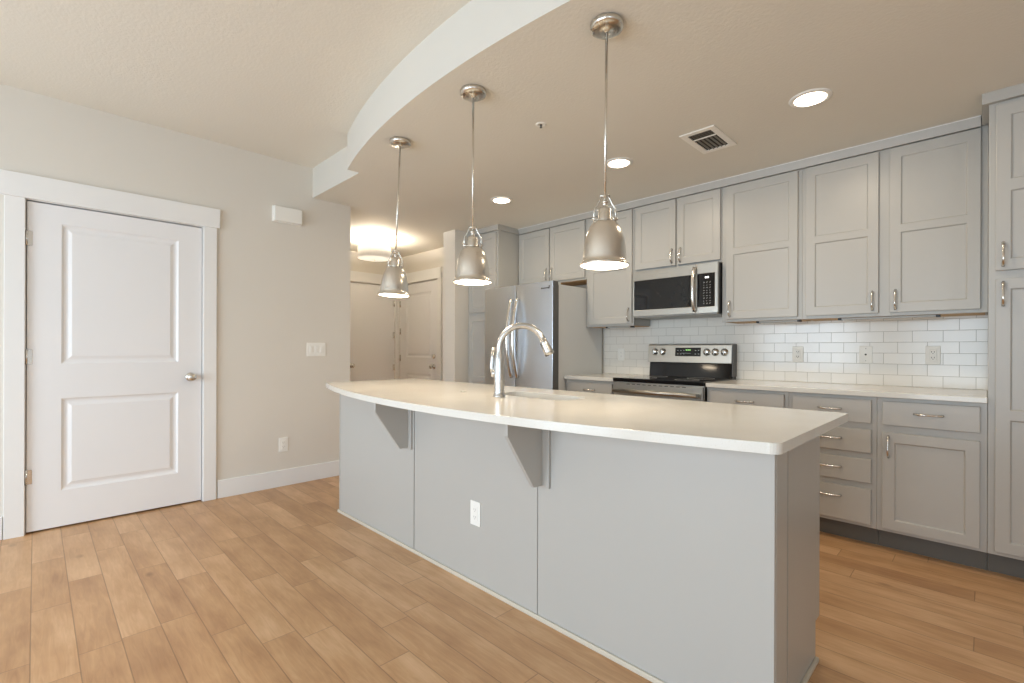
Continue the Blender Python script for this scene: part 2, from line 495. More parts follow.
def casing(name, f, leaf, ztop, wl, wr, hh, over=.022):
    """flat craftsman door casing, header taller and a little wider"""
    a, b = leaf; m = MB()
    def bx(U0, U1, V0, V1, W0, W1):
        p, q = f(U0, V0, W0), f(U1, V1, W1); m.box(p[0], q[0], p[1], q[1], p[2], q[2])
    bx(a - .008 - wl, a - .008, 0, ztop + .008, 0, .018)
    bx(b + .008, b + .008 + wr, 0, ztop + .008, 0, .018)
    bx(a - .008 - wl - over, b + .008 + wr + over, ztop + .008, ztop + .008 + hh, 0, .026)
    # jamb edges that show in the reveal
    bx(a - .008, a - .004, 0, ztop + .004, -.07, 0); bx(b + .004, b + .008, 0, ztop + .004, -.07, 0)
    bx(a - .008, b + .008, ztop + .004, ztop + .008, -.07, 0)
    return struct(m.build(name, M['trim'], bevel=.002))
casing('trim_1', LW(XL), D1, 2.05, .088, .085, .145, .019)
casing('trim_2', LW(XH), D2, 2.045, .0, .05, .135, .01)
casing('trim_3', KW(YH), D3, 2.06, .03, .075, .14, .012)

def knob(mb_parent, f, u, v, w):
    p = f(u, v, w); m = MB()
    ax = 'x+' if abs(f(0, 0, 1)[0] - f(0, 0, 0)[0]) > .5 else 'y-'
    prof = [(0, 0), (.032, 0), (.032, .006), (.026, .010), (.012, .013), (.011, .030), (.018, .036), (.026, .044),
            (.0285, .052), (.027, .060), (.020, .066), (.010, .069), (0, .070)]
    m.lathe(prof, p, 28, ax)
    return m.build('door_knob', M['nickel'], mb_parent)
def panel_leaf(name, f, leaf, z0, z1, w1, openings, hinge_u, hinge_zs, knob_u, knob_z, dead=None):
    m = MB()
    m.panelled(leaf[0], leaf[1], z0, z1, w1 - .035, w1, openings,
               [(0, 0), (.012, .009), (.022, .011), (.030, .0105), (.050, .003)], f)
    d = struct(m.build(name, M['door'], bevel=.0012, seg=1))
    knob(d, f, knob_u, knob_z, w1)
    if dead:
        p = f(knob_u, dead, w1); ax = 'x+' if abs(f(0, 0, 1)[0] - f(0, 0, 0)[0]) > .5 else 'y-'
        MB().lathe([(0, 0), (.031, 0), (.031, .012), (.024, .018), (0, .018)], p, 26, ax).build('deadbolt', M['nickel'], d)
    sgn = 1 if hinge_u < (leaf[0] + leaf[1]) / 2 else -1
    for z in hinge_zs:
        h = MB()
        c = f(hinge_u - .002 * sgn, z, w1 + .004)
        h.tube([(c[0], c[1], z - .046), (c[0], c[1], z + .046)], .0062, 10)
        p, q = f(hinge_u, z - .044, w1), f(hinge_u + .024 * sgn, z + .044, w1 + .0015)
        h.box(p[0], q[0], p[1], q[1], p[2], q[2])
        h.build('hinge', M['pull'], d)
    return d
panel_leaf('door_1', LW(XL), D1, .012, 2.046, -.004,
           [(.118, .737, 1.045, 1.932), (.118, .737, .238, .826)], D1[0], (1.82, 1.09, .35), .812, .935)
panel_leaf('door_2', LW(XH), D2, .01, 2.04, -.004,
           [], D2[1], (1.80, 1.345, .885), D2[0] + .06, .925)
panel_leaf('door_3', KW(YH), D3, .01, 2.055, -.004,
           [(D3[0] + .16, D3[1] - .16, 1.035, 1.92), (D3[0] + .16, D3[1] - .16, .24, .81)], D3[0], (1.79, 1.40, 1.02, .35), D3[1] - .09, .915, 1.05)

# ------------------------------------------------------------------ cabinets
def pull(parent, f, u, v, w, vertical, L=.118):
    """bowed bar pull with flared feet, centred at (u,v)"""
    m = MB(); N = 14; pts = []; rr = []
    for i in range(N + 1):
        t = i / N; a = (t - .5) * L
        out = .026 * (1 - abs(2 * t - 1) ** 3.2) + .003
        out += .004 * math.sin(t * 2 * math.pi)
        p = f(u, v + a, w + out) if vertical else f(u + a, v, w + out)
        pts.append(p); rr.append(.0048 + .0022 * abs(math.cos(math.pi * t)) ** 3)
    m.tube(pts, rr, 10)
    for s_ in (-1, 1):
        a = s_ * (L / 2 - .006)
        p0 = f(u, v + a, w) if vertical else f(u + a, v, w)
        p1 = f(u, v + a, w + .012) if vertical else f(u + a, v, w + .012)
        m.tube([p0, p1], [.0072, .0055], 10)
    return m.build('handle', M['pull'], parent)

SH = [(0, 0), (.0035, .0085)]    # shaker recess
def shaker(root, f, u0, u1, v0, v1, stile, rails, handle=None, name='door', w=.0):
    """rails: list of inner (v0,v1) openings"""
    ops = [(u0 + stile, u1 - stile, a, b) for a, b in rails]
    m = MB(); m.panelled(u0, u1, v0, v1, w, w + .02, ops, SH, f)
    d = m.build(name, M['cab'], root, bevel=.0028)
    if handle: pull(d, f, handle[0], handle[1], w + .02, handle[2])
    return d
def slab(root, f, u0, u1, v0, v1, hz=None):
    m = MB(); m.panelled(u0, u1, v0, v1, 0, .02, [], [], f)
    d = m.build('drawer', M['cab'], root, bevel=.003)
    pull(d, f, (u0 + u1) / 2, hz if hz else v1 - .062, .02, False)
    return d

YUF = 3.764        # upper face frame plane; doors 20 mm proud
ZU0, ZU1 = 1.362, 2.41
def upper(x0, x1, z0, doors, label, handles, rail=True, group='grey upper cabinets along the kitchen wall', y1=YB):
    r = thing('upper_cabinet', ((x0 + x1) / 2, YB, z0), label, 'cabinet', group)
    m = MB(); f = KW(YUF)
    yb = y1 - (.008 if z0 < 1.42 else 0)
    m.box(x0 + .0005, x1 - .0005, YUF + .001, yb - .001, z0 + .004, ZD - .001)          # carcass
    e = .035
    ds = sorted(doors)
    cuts = [x0] + sum([[d[0] + .008, d[1] - .008] for d in ds], []) + [x1]
    for i in range(0, len(cuts), 2):
        if cuts[i + 1] - cuts[i] > .002: m.box(cuts[i] + .0005, cuts[i + 1] - .0005, YUF - .002, YUF + .016, z0, ZU1 - .008)
    for d in ds:
        m.box(d[0] + .008, d[1] - .008, YUF - .002, YUF + .016, z0, z0 + .03)
        m.box(d[0] + .008, d[1] - .008, YUF - .002, YUF + .016, ZU1 - .018, ZU1 - .008)
    m.build('carcass', M['cab'], r, bevel=.001, seg=1)
    MB().box(x0 + .012, x1 - .012, YUF + .0165, yb - .002, z0 - .0005, z0 + .0035).build('underside_panel', M['birch'], r)
    for (a, b), h in zip(doors, handles):
        db, dt = z0 + .02, 2.397
        zi0, zi1 = db + .058, dt - .062
        rails = [(zi0, 1.872), (1.920, zi1)] if rail else [(zi0, zi1)]
        hx = a + .030 if h == 'l' else b - .030
        shaker(r, KW(YUF - .002), a, b, db, dt, .056, rails, (hx, db + .078, True))
    return r
upper(-3.648, -2.742, 1.825, [(-3.636, -3.209), (-3.193, -2.756)], 'pair of short grey cabinets mounted above the refrigerator', ('r', 'l'), False)
upper(-2.742, -2.224, ZU0, [(-2.708, -2.240)], 'grey upper cabinet with one door between refrigerator and microwave', ('r',))
upper(-2.224, -1.458, 1.828, [(-2.206, -1.832), (-1.818, -1.468)], 'two-door short grey cabinet directly above the microwave', ('r', 'l'), False)
upper(-1.458, -.912, ZU0, [(-1.424, -.938)], 'single-door tall grey upper cabinet just right of the microwave', ('l',))
upper(-.912, .0, ZU0, [(-.889, -.488), (-.434, -.030)], 'wide two-door grey upper cabinet beside the tall right pantry', ('r', 'l'))

# crown boards
def crown_prof(y):   # board leaning outwards towards the ceiling
    return [(y, ZU1 - .006), (y - .019, ZD - .005), (y + .0255, ZD - .005), (y + .0255, ZU1 - .006)]
m = MB(); m.prism(crown_prof(YUF - .026), -3.628, -.03, lambda a, b, c: (c, a, b))
cm = tag(m.build('crown_molding', M['cab'], bevel=.001), 'long flat grey crown board running above the upper cabinets up to the ceiling', 'molding')
MB().box(-3.628, -.03, YUF - .046, YUF - .0005, ZD - .0048, ZD - .0002).build('top_bead', M['trim'], cm)

YF = 3.445         # base / tall face frame plane
def pantry(x0, x1, dx0, dx1, hx_side, label, crown_l, crown_r, yb=YB):
    r = thing('pantry_cabinet', ((x0 + x1) / 2, YB, 0), label, 'cabinet', 'tall grey pantry cabinets')
    m = MB(); f = KW(YF)
    m.box(x0, x1, YF, yb - .001, .112, ZD - .001)
    m.box(x0 + .0, x1, YF + .075, yb - .001, 0, .112)
    m.build('carcass', M['cab'], r, bevel=.0015)
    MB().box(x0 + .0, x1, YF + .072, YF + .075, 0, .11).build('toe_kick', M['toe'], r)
    h = dx0 + .027 if hx_side == 'l' else dx1 - .027
    shaker(r, KW(YF), dx0, dx1, 1.550, 2.385, .054, [(1.606, 1.946), (2.003, 2.325)], (h, 1.630, True))
    shaker(r, KW(YF), dx0, dx1, .132, 1.508, .054, [(.188, .798), (.850, 1.455)], (h, 1.432, True))
    c = MB()
    c.box(x0 - crown_l, x1 + crown_r, YF - .030, YF, ZU1 - .008, ZD)
    if crown_l: c.box(x0 - crown_l, x0, YF, YUF - .034, ZU1 - .008, ZD)
    if crown_r: c.box(x1, x1 + crown_r, YF, YUF - .034, ZU1 - .008, ZD)
    c.build('crown', M['cab'], r, bevel=.0015)
    return r
pantry(.0005, .66, .026, .636, 'l', 'tall grey pantry cabinet at the right edge of the picture', .026, 0)
pantry(-4.133, -3.650, -4.105, -3.672, 'r', 'tall grey pantry cabinet left of the refrigerator, beside the wall end', 0, .022)

def base(x0, x1, label, drawers, doors, name='base_cabinet', group='grey base cabinets under the kitchen counter'):
    r = thing(name, ((x0 + x1) / 2, YB, 0), label, 'cabinet', group)
    m = MB()
    m.box(x0 + .0005, x1 - .0005, YF + .001, YB, .115, .878)
    lo = min([d[2] for d in drawers + [q[:4] for q in doors]])
    # face frame
    m.box(x0 + .0005, x1 - .0005, YF - .0, YF + .01, .112, .878)
    m.box(x0 + .0005, x1 - .0005, YF + .075, YB - .001, 0, .115)
    m.build('carcass', M['cab'], r, bevel=.001, seg=1)
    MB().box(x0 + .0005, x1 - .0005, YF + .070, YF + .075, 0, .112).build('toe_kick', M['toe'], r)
    for a, b, c, d in drawers: slab(r, KW(YF), a, b, c, d)
    for a, b, c, d, hs in doors:
        h = a + .028 if hs == 'l' else b - .028
        shaker(r, KW(YF), a, b, c, d, .056, [(c + .056, d - .056)], (h, d - .078, True))
    return r
DR = (.722, .858)
base(-.453, -.0005, 'grey base cabinet with one drawer over one door, next to the right pantry', [(-.427, -.027) + DR], [(-.427, -.027, .130, .680, 'l')])
base(-.910, -.453, 'grey base cabinet with a bank of four drawers', [(-.885, -.478) + DR, (-.885, -.478, .548, .684), (-.885, -.478, .373, .511), (-.885, -.478, .133, .337)], [])
base(-1.440, -.910, 'grey base cabinet right of the range, mostly hidden by the island', [(-1.414, -.934) + DR], [(-1.414, -.934, .130, .680, 'r')])
base(-2.735, -2.212, 'grey base cabinet between the refrigerator and the range', [(-2.695, -2.236) + DR], [(-2.695, -2.236, .130, .680, 'l')])
# worktops
def worktop(x0, x1, label):
    m = MB().box(x0, x1, 3.412, YB - .008, .879, .909)
    return tag(m.build('countertop', M['quartz'], bevel=.003), label, 'countertop', 'white quartz wall counters')
worktop(-1.438, -.0005, 'long white quartz counter on the base cabinets right of the range')
worktop(-2.735, -2.214, 'short white quartz counter between refrigerator and range')

# under cabinet light bars
def light_bar(x0, x1, label):
    r = thing('under_cabinet_light', ((x0 + x1) / 2, 3.80, ZU0 - .012), label, 'light', 'slim light bars under the upper cabinets')
    y0 = 3.80; z1 = ZU0 - .0015
    MB().box(x0, x1, y0 - .012, y0 + .03, z1 - .012, z1).build('housing', M['grey'], r, bevel=.002)
    for a, b in ((x0 - .020, x0), (x1, x1 + .020)):
        MB().box(a, b, y0 - .014, y0 + .032, z1 - .014, z1).build('end_cap', M['dark'], r, bevel=.002)
light_bar(-2.52, -2.28, 'slim light bar under the upper cabinet left of the microwave')
light_bar(-1.20, -.95, 'slim light bar under the single-door upper cabinet right of the microwave')
light_bar(-.69, -.22, 'longest slim light bar, under the wide two-door upper cabinet')

# ------------------------------------------------------------------ refrigerator
def fridge():
    x0, x1 = -3.643, -2.737; yf = 3.247
    r = thing('refrigerator', ((x0 + x1) / 2, 3.65, 0), 'stainless french door refrigerator with grey sides and curved handles', 'refrigerator')
    MB().box(x0 + .006, x1 - .009, 3.345, 4.03, .03, 1.738).build('body', M['greyside'], r, bevel=.004)
    MB().box(x0 + .012, x1 - .010, 3.330, 3.345, .06, 1.73).build('door_gasket', M['gasket'], r)
    MB().box(x0 + .02, x1 - .02, 3.33, 3.40, .0, .055).build('toe_grille', M['dark'], r)
    xm = -3.200
    def door(a, b, z0, z1, name):
        m = MB(); n = 10; pts = []
        for i in range(n + 1):          # gently bowed front
            t = i / n; pts.append((a + (b - a) * t, yf + .010 * (2 * t - 1) ** 2 * .6))
        pts += [(b, 3.330), (a, 3.330)]
        m.prism(pts, z0, z1)
        o = m.build(name, [M['steelv'], M['gasket']], r, bevel=.005, seg=3)
        for p in o.data.polygons:
            if p.normal.y > -.5: p.material_index = 1
        return o
    dl = door(x0, xm - .003, .70, 1.762, 'door')
    dr = door(xm + .003, x1, .70, 1.762, 'door')
    fz = door(x0, x1, .075, .690, 'freezer_drawer')
    for d, x in ((dl, xm - .040), (dr, xm + .040)):
        m = MB(); N = 20; P = []; R_ = []
        for i in range(N + 1):
            t = i / N; z = .875 + t * .755
            P.append((x, yf - .014 - .062 * (1 - abs(2 * t - 1) ** 2.0), z)); R_.append(.0145 + .004 * (1 - abs(2 * t - 1)))
        m.tube(P, R_, 12)
        for z in (.885, 1.62): m.tube([(x, yf + .002, z), (x, yf - .018, z)], .011, 12)
        m.build('handle', M['pull'], d)
    m = MB(); P = []
    for i in range(21):
        t = i / 20; P.append((x0 + .09 + t * (x1 - x0 - .18), yf - .012 - .055 * (1 - abs(2 * t - 1) ** 2.2), .60))
    m.tube(P, .012, 12); m.tube([P[0], (P[0][0], yf + .003, .60)], .011); m.tube([P[-1], (P[-1][0], yf + .003, .60)], .011)
    m.build('handle', M['steel'], fz)
    # small badge: raised plate carrying a run of dark letter-like strokes
    bm_ = MB(); bx = -2.872; bz = 1.700
    bm_.box(bx, bx + .012, yf - .0015, yf + .004, bz - .006, bz + .007)
    for i in range(6): bm_.box(bx + .016 + i * .0105, bx + .024 + i * .0105, yf - .0015, yf + .004, bz - .004, bz + .005)
    bm_.box(bx + .080, bx + .096, yf - .0015, yf + .004, bz - .006, bz + .006)
    bm_.box(bx + .092, bx + .097, yf - .0015, yf + .004, bz + .006, bz + .022)
    bm_.build('badge', M['logo'], dr)
    for x in (x0 + .05, x1 - .05):
        MB().box(x - .03, x + .03, 3.30, 3.39, 1.7405, 1.762 if 0 else 1.758).build('hinge_cover', M['greyside'], r, bevel=.004)
fridge()

# ------------------------------------------------------------------ microwave
def microwave():
    x0, x1, yf, z0, z1 = -2.199, -1.464, 3.690, 1.425, 1.824
    r = thing('microwave', ((x0 + x1) / 2, YB, z0), 'stainless over-the-range microwave with black window and keypad', 'microwave')
    MB().box(x0, x1, yf + .028, YB - .002, z0 + .012, z1).build('body', M['dark'], r, bevel=.003)
    f = KW(yf + .026)
    # vented bottom lip
    MB().box(x0 + .01, x1 - .01, yf + .02, YB - .01, z0, z0 + .011).build('bottom_vent', M['grey'], r, bevel=.003)
    m = MB()
    m.panelled(x0, -1.640, z0 + .010, z1, 0, .026, [(x0 + .014, -1.672, 1.488, 1.742)], [(0, 0), (.001, .004)], f)
    d = m.build('door', M['steel'], r, bevel=.002)
    m = MB(); p = f(x0 + .040, 1.488, .0225); m.box(x0 + .015, -1.673, p[1] - .0010, p[1] + .001, 1.489, 1.741)
    m.build('window', M['window'], d)
    # bow handle
    m = MB(); P = []
    for i in range(17):
        t = i / 16; P.append((-1.642, yf - .010 - .034 * (1 - abs(2 * t - 1) ** 2.6), 1.452 + t * .345))
    m.tube(P, .0145, 14); m.tube([P[0], (P[0][0], yf + .002, P[0][2])], .012); m.tube([P[-1], (P[-1][0], yf + .002, P[-1][2])], .012)
    m.build('handle', M['pull'], d)
    m = MB(); m.panelled(-1.638, x1, z0 + .010, z1, 0, .026, [(-1.628, -1.486, 1.482, 1.746)], [(0, 0), (.001, .003)], f)
    c = m.build('control_panel', M['steel'], r, bevel=.002)
    y = yf + .0028
    k = MB().box(-1.627, -1.487, y, y + .002, 1.483, 1.745).build('keypad', M['black'], c)
    q = MB()
    for (a, b) in ((-1.563, -1.550), (-1.546, -1.533)): q.box(a, b, y - .0008, y, 1.706, 1.720)
    q.build('clock_display', M['whited'], c)
    q = MB()
    for i in range(9):
        for j in range(3):
            x = -1.576 + j * .024; z = 1.672 - i * .0205
            w = .0042 if (i + j) % 3 else .0062
            q.box(x, x + w * 1.5, y - .0008, y, z - .0014, z + .0014)
            if i % 2 == 0: q.box(x + .004, x + .009, y - .0008, y, z + .0045, z + .0065)
    q.build('key_legends', M['mark'], c)
    MB().box(-1.955, -1.865, yf - .0006, yf + .001, 1.778, 1.787).build('badge', M['grey'], d)
microwave()

# ------------------------------------------------------------------ range
def range_():
    x0, x1 = -2.206, -1.446
    r = thing('range', ((x0 + x1) / 2, YB, 0), 'stainless electric range with black glass cooktop and back control panel', 'range')
    MB().box(x0 + .004, x1 - .004, 3.425, YB - .03, .03, .885).build('body', M['steel'], r, bevel=.003)
    MB().box(x0 + .02, x1 - .02, 3.47, YB - .05, 0, .03).build('base', M['dark'], r)
    # cooktop: black frame and glass
    m = MB().box(x0 - .001, x1 + .001, 3.395, YB - .085, .886, .916)
    m.build('cooktop', M['black'], r, bevel=.006, seg=3)
    for bx, by, rad in ((-2.02, 3.55, .115), (-1.64, 3.55, .09), (-2.02, 3.80, .085), (-1.64, 3.80, .105)):
        b = MB(); b.lathe([(rad - .003, .0), (rad - .003, .0006), (rad, .0006), (rad, .0)], (bx, by, .9161), 48); b.build('burner_ring', M['grey'], r)
    # backguard
    f = KW(0)
    gy = YB - .075
    m = MB(); m.prism([(gy - .010, .916), (gy + .004, 1.036), (YB - .006, 1.036), (YB - .006, .90), (gy - .010, .90)], x0 + .012, x1 - .010, lambda a, b, c: (c, a, b))
    m.build('backguard_lower', M['black'], r, bevel=.003)
    m = MB(); m.prism([(gy - .022, 1.036), (gy - .006, 1.188), (gy + .004, 1.196), (YB - .006, 1.196), (YB - .006, 1.036)], x0 + .002, x1 - .016, lambda a, b, c: (c, a, b))
    pn = m.build('control_panel', M['steel'], r, bevel=.003)
    MB().box(x1 - .016, x1 - .004, gy - .012, YB - .006, .93, 1.196).build('panel_end_cap', M['gasket'], r, bevel=.003)
    def yat(z): return gy - .022 + (z - 1.036) / .152 * .016
    m = MB(); m.prism([(yat(1.092) - .003, 1.092), (yat(1.166) - .003, 1.166), (yat(1.166) + .004, 1.166), (yat(1.092) + .004, 1.092)], -1.942, -1.716, lambda a, b, c: (c, a, b))
    dsp = m.build('display', M['black'], pn, bevel=.002)
    q = MB(); z = 1.146; y = yat(z) - .0045
    for i in range(3): q.box(-1.846 + i * .016, -1.836 + i * .016, y, y + .002, z - .006, z + .006)
    q.build('clock_digits', M['green'], pn)
    q = MB()
    for i, xx in enumerate((-1.922, -1.895, -1.868, -1.765, -1.738)):
        for z in (1.112, 1.142):
            y = yat(z) - .0045; q.box(xx, xx + .010, y, y + .002, z - .0025, z + .0025)
    for z in (1.118,):
        y = yat(z) - .0045; q.box(-1.885, -1.80, y, y + .002, z - .001, z + .001)
    q.build('display_legends', M['mark'], pn)
    for kx in (-2.136, -2.060, -1.664, -1.594, -1.519):
        z = 1.128; y = yat(z)
        k = MB().lathe([(0, 0), (.031, 0), (.031, .004), (.024, .006), (.023, .020), (.020, .024), (0, .024)], (kx, y + .001, z), 30, 'y-').build('knob', M['pull'], pn)
        MB().box(kx - .003, kx + .003, y - .031, y - .020, z - .020, z + .020).build('grip', M['chrome'], k, bevel=.002)
    # oven door with bar handle, and drawer
    d = MB().box(x0 + .006, x1 - .006, 3.398, 3.424, .25, .876).build('oven_door', M['steel'], r, bevel=.004)
    MB().box(x0 + .10, x1 - .10, 3.3965, 3.399, .36, .70).build('oven_window', M['black'], d)
    q = MB()
    for i in range(11): q.box(x0 + .13 + i * .047, x0 + .158 + i * .047, 3.3972, 3.399, .866, .871)
    q.build('vent_slots', M['dark'], d)
    m = MB(); m.tube([(x0 + .03, 3.350, .815), (x1 - .03, 3.350, .815)], .0155, 16)
    for x in (x0 + .045, x1 - .045): m.box(x - .012, x + .012, 3.352, 3.399, .803, .827)
    m.build('handle', M['steel'], d)
    MB().box(x0 + .006, x1 - .006, 3.398, 3.424, .06, .24).build('storage_drawer', M['steel'], r, bevel=.004)
range_()

# ------------------------------------------------------------------ island
IX0, IX1, IY0, IY1 = -3.222, -.434, 1.5125, 2.098
def island():
    r = thing('kitchen_island', ((IX0 + IX1) / 2, (IY0 + IY1) / 2, 0), 'long grey kitchen island base with corbels facing the room', 'island')
    # carcass (open at top under the sink) made of panels
    SEAMS = (-2.288, -1.354)
    xs = [IX0 + .014, SEAMS[0] - .004, SEAMS[0] + .0035, SEAMS[1] - .0018, SEAMS[1] + .0018, IX1 - .001]
    m = MB()
    m.box(IX0, IX1 - .046, IY0 + .014, IY0 + .0252, 0, .878)
    m.box(IX0, IX0 + .009, IY0, IY0 + .0135, 0, .878)
    for i in (0, 2, 4): m.box(xs[i], xs[i + 1], IY0, IY0 + .0136, .0, .878)
    m.build('front_panel', M['cab'], r, bevel=.0012, seg=1)
    # right end: corner stile and recessed panel
    MB().box(IX1 - .045, IX1, IY0 + .0139, IY0 + .118, 0, .878).build('corner_stile', M['cab'], r, bevel=.0015)
    # end panel: two boards on one backing, groove cut to imitate a shadow line
    MB().box(IX1 - .044, IX1 - .014, IY0 + .1185, 1.686, 0, .878).box(IX1 - .050, IX1 - .0265, IY0 + .1185, IY1 - .058, 0, .877).box(IX1 - .026, IX1 - .014, 1.694, IY1 - .058, 0, .878).build('end_panel', M['cab'], r, bevel=.0015)
    MB().box(IX1 - .050, IX1 - .0145, IY1 - .0575, IY1, .143, .878).build('end_stile', M['cab'], r, bevel=.0015)
    MB().box(IX0, IX0 + .018, IY0 + .0255, IY1, 0, .878).build('left_end_panel', M['cab'], r, bevel=.0015)
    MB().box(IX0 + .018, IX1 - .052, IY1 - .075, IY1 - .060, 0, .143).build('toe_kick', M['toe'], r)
    MB().box(IX0 + .018, IX1 - .052, IY0 + .026, IY1 - .023, .1435, .158).build('bottom_panel', M['birch'], r)
    # kitchen side face frame and doors
    g = IB(IY1 - .02)
    m = MB(); m.box(IX0 + .018, IX1 - .052, IY1 - .022, IY1 - .002, .143, .878); m.build('face_frame', M['cab'], r, bevel=.001)
    spans = [(-3.17, -2.62), (-2.60, -2.05), (-1.99, -1.62), (-1.61, -1.24), (-1.18, -.52)]
    for i, (a, b) in enumerate(spans):
        h = b - .03 if i % 2 == 0 else a + .03
        if i in (2, 3):
            shaker(r, IB(IY1 - .002), a, b, .160, .855, .056, [(.216, .799)], (h, .76, True))
        else:
            d = MB(); d.panelled(a, b, .722, .858, 0, .02, [], [], IB(IY1 - .002)); dd = d.build('drawer', M['cab'], r, bevel=.002)
            pull(dd, IB(IY1 - .002), (a + b) / 2, .79, .02, False)
            shaker(r, IB(IY1 - .002), a, b, .160, .700, .056, [(.216, .644)], (h, .62, True))
    # shoe molding along the floor
    s = MB(); s.box(IX0 - .006, IX1 + .008, IY0 - .010, IY0 - .0003, 0, .020); s.box(IX1 + .0003, IX1 + .010, IY0 - .0, IY0 + .118, 0, .020)
    s.box(IX1 - .0138, IX1 - .002, IY0 + .1185, IY1 - .058, 0, .017)
    s.box(IX0 - .008, IX0 - .0003, IY0 - .010, IY1 - .04, 0, .020)
    s.build('shoe_molding', M['shoe'], r, bevel=.003)
    # corbels
    for xr, back, zl in ((-2.334, (-2.412, -2.304), .584), (-1.318, (-1.396, -1.282), .576)):
        t = .020
        f = lambda a, b, c: (c, a, b)
        m = MB(); m.prism([(IY0 - .012, .878), (IY0 - .216, .878), (IY0 - .216, .806), (IY0 - .062, zl), (IY0 - .012, zl)], xr - t, xr, f)
        c = m.build('corbel', M['cab'], r, bevel=.0015)
        MB().box(back[0], back[1], IY0 - .012, IY0 - .0005, zl - .008, .878).build('mounting_board', M['cab'], c, bevel=.0015)
island()

# island countertop with sink cutout
SX0, SX1, SY0, SY1 = -1.89, -1.39, 1.722, 1.935
def rrect(x0, x1, y0, y1, r, n=6):
    p = []
    for cx, cy, a0 in ((x1 - r, y1 - r, 0), (x0 + r, y1 - r, 90), (x0 + r, y0 + r, 180), (x1 - r, y0 + r, 270)):
        for i in range(n + 1):
            a = math.radians(a0 + 90 * i / n); p.append((cx + r * math.cos(a), cy + r * math.sin(a)))
    return p
CT_X0, CT_X1, CT_YB = -3.300, -.372, 2.172
def arc_y(x): return 1.158 + (x + 1.66) ** 2 / 9.35
def island_top():
    out = []
    r = .03
    N = 60
    for i in range(N + 1):
        x = CT_X0 + .02 + (CT_X1 - r - CT_X0 - .02) * i / N; out.append((x, arc_y(x)))
    yc = arc_y(CT_X1 - r)
    for i in range(1, 7):
        a = math.radians(-90 + 15 * i); out.append((CT_X1 - r + r * math.cos(a), yc + r + r * math.sin(a)))
    out += [(CT_X1, CT_YB - .008), (CT_X1 - .008, CT_YB), (CT_X0 + .008, CT_YB), (CT_X0, CT_YB - .008), (CT_X0, arc_y(CT_X0) + .02)]
    hole = rrect(SX0, SX1, SY0, SY1, .05)[::-1]
    bm = bmesh.new()
    def loop(P, z):
        vs = [bm.verts.new((x, y, z)) for x, y in P]
        return vs, [bm.edges.new((vs[i], vs[(i + 1) % len(vs)])) for i in range(len(vs))]
    tops = {}
    for z in (.878, .908):
        vo, eo = loop(out, z); vh, eh = loop(hole, z)
        bmesh.ops.triangle_fill(bm, use_beauty=True, use_dissolve=False, edges=eo + eh)
        tops[z] = (vo, vh)
    for k in (0, 1):
        a, b = tops[.878][k], tops[.908][k]
        for i in range(len(a)):
            f = bm.faces.new((a[i], a[(i + 1) % len(a)], b[(i + 1) % len(a)], b[i]))
    mb = MB(); mb.bm.free(); mb.bm = bm
    o = mb.build('island_countertop', M['quartz'], bevel=.003, seg=2)
    return tag(o, 'white quartz island countertop with bowed front edge and sink cutout', 'countertop')
island_top()

def sink():
    r = thing('sink', ((SX0 + SX1) / 2, (SY0 + SY1) / 2, .70), 'stainless undermount sink set in the island countertop', 'sink')
    m = MB(); bm = m.bm; rings = []
    for ins, z, rad in ((-.014, .8765, .06), (.0, .8765, .05), (.004, .86, .05), (.010, .72, .055), (.03, .700, .06), (.10, .696, .04)):
        P = rrect(SX0 + ins, SX1 - ins, SY0 + ins, SY1 - ins, rad); rings.append([bm.verts.new((x, y, z)) for x, y in P])
    for a, b in zip(rings, rings[1:]):
        for i in range(len(a)):
            f = bm.faces.new((a[i], a[(i + 1) % len(a)], b[(i + 1) % len(a)], b[i])); f.smooth = True
    bm.faces.new(rings[-1])
    m.build('basin', M['sink'], r)
    MB().lathe([(0, 0), (.042, 0), (.045, .003), (.034, .004), (.03, .001), (0, .001)], ((SX0 + SX1) / 2, (SY0 + SY1) / 2 + .03, .697), 28).build('drain', M['chrome'], r)
sink()

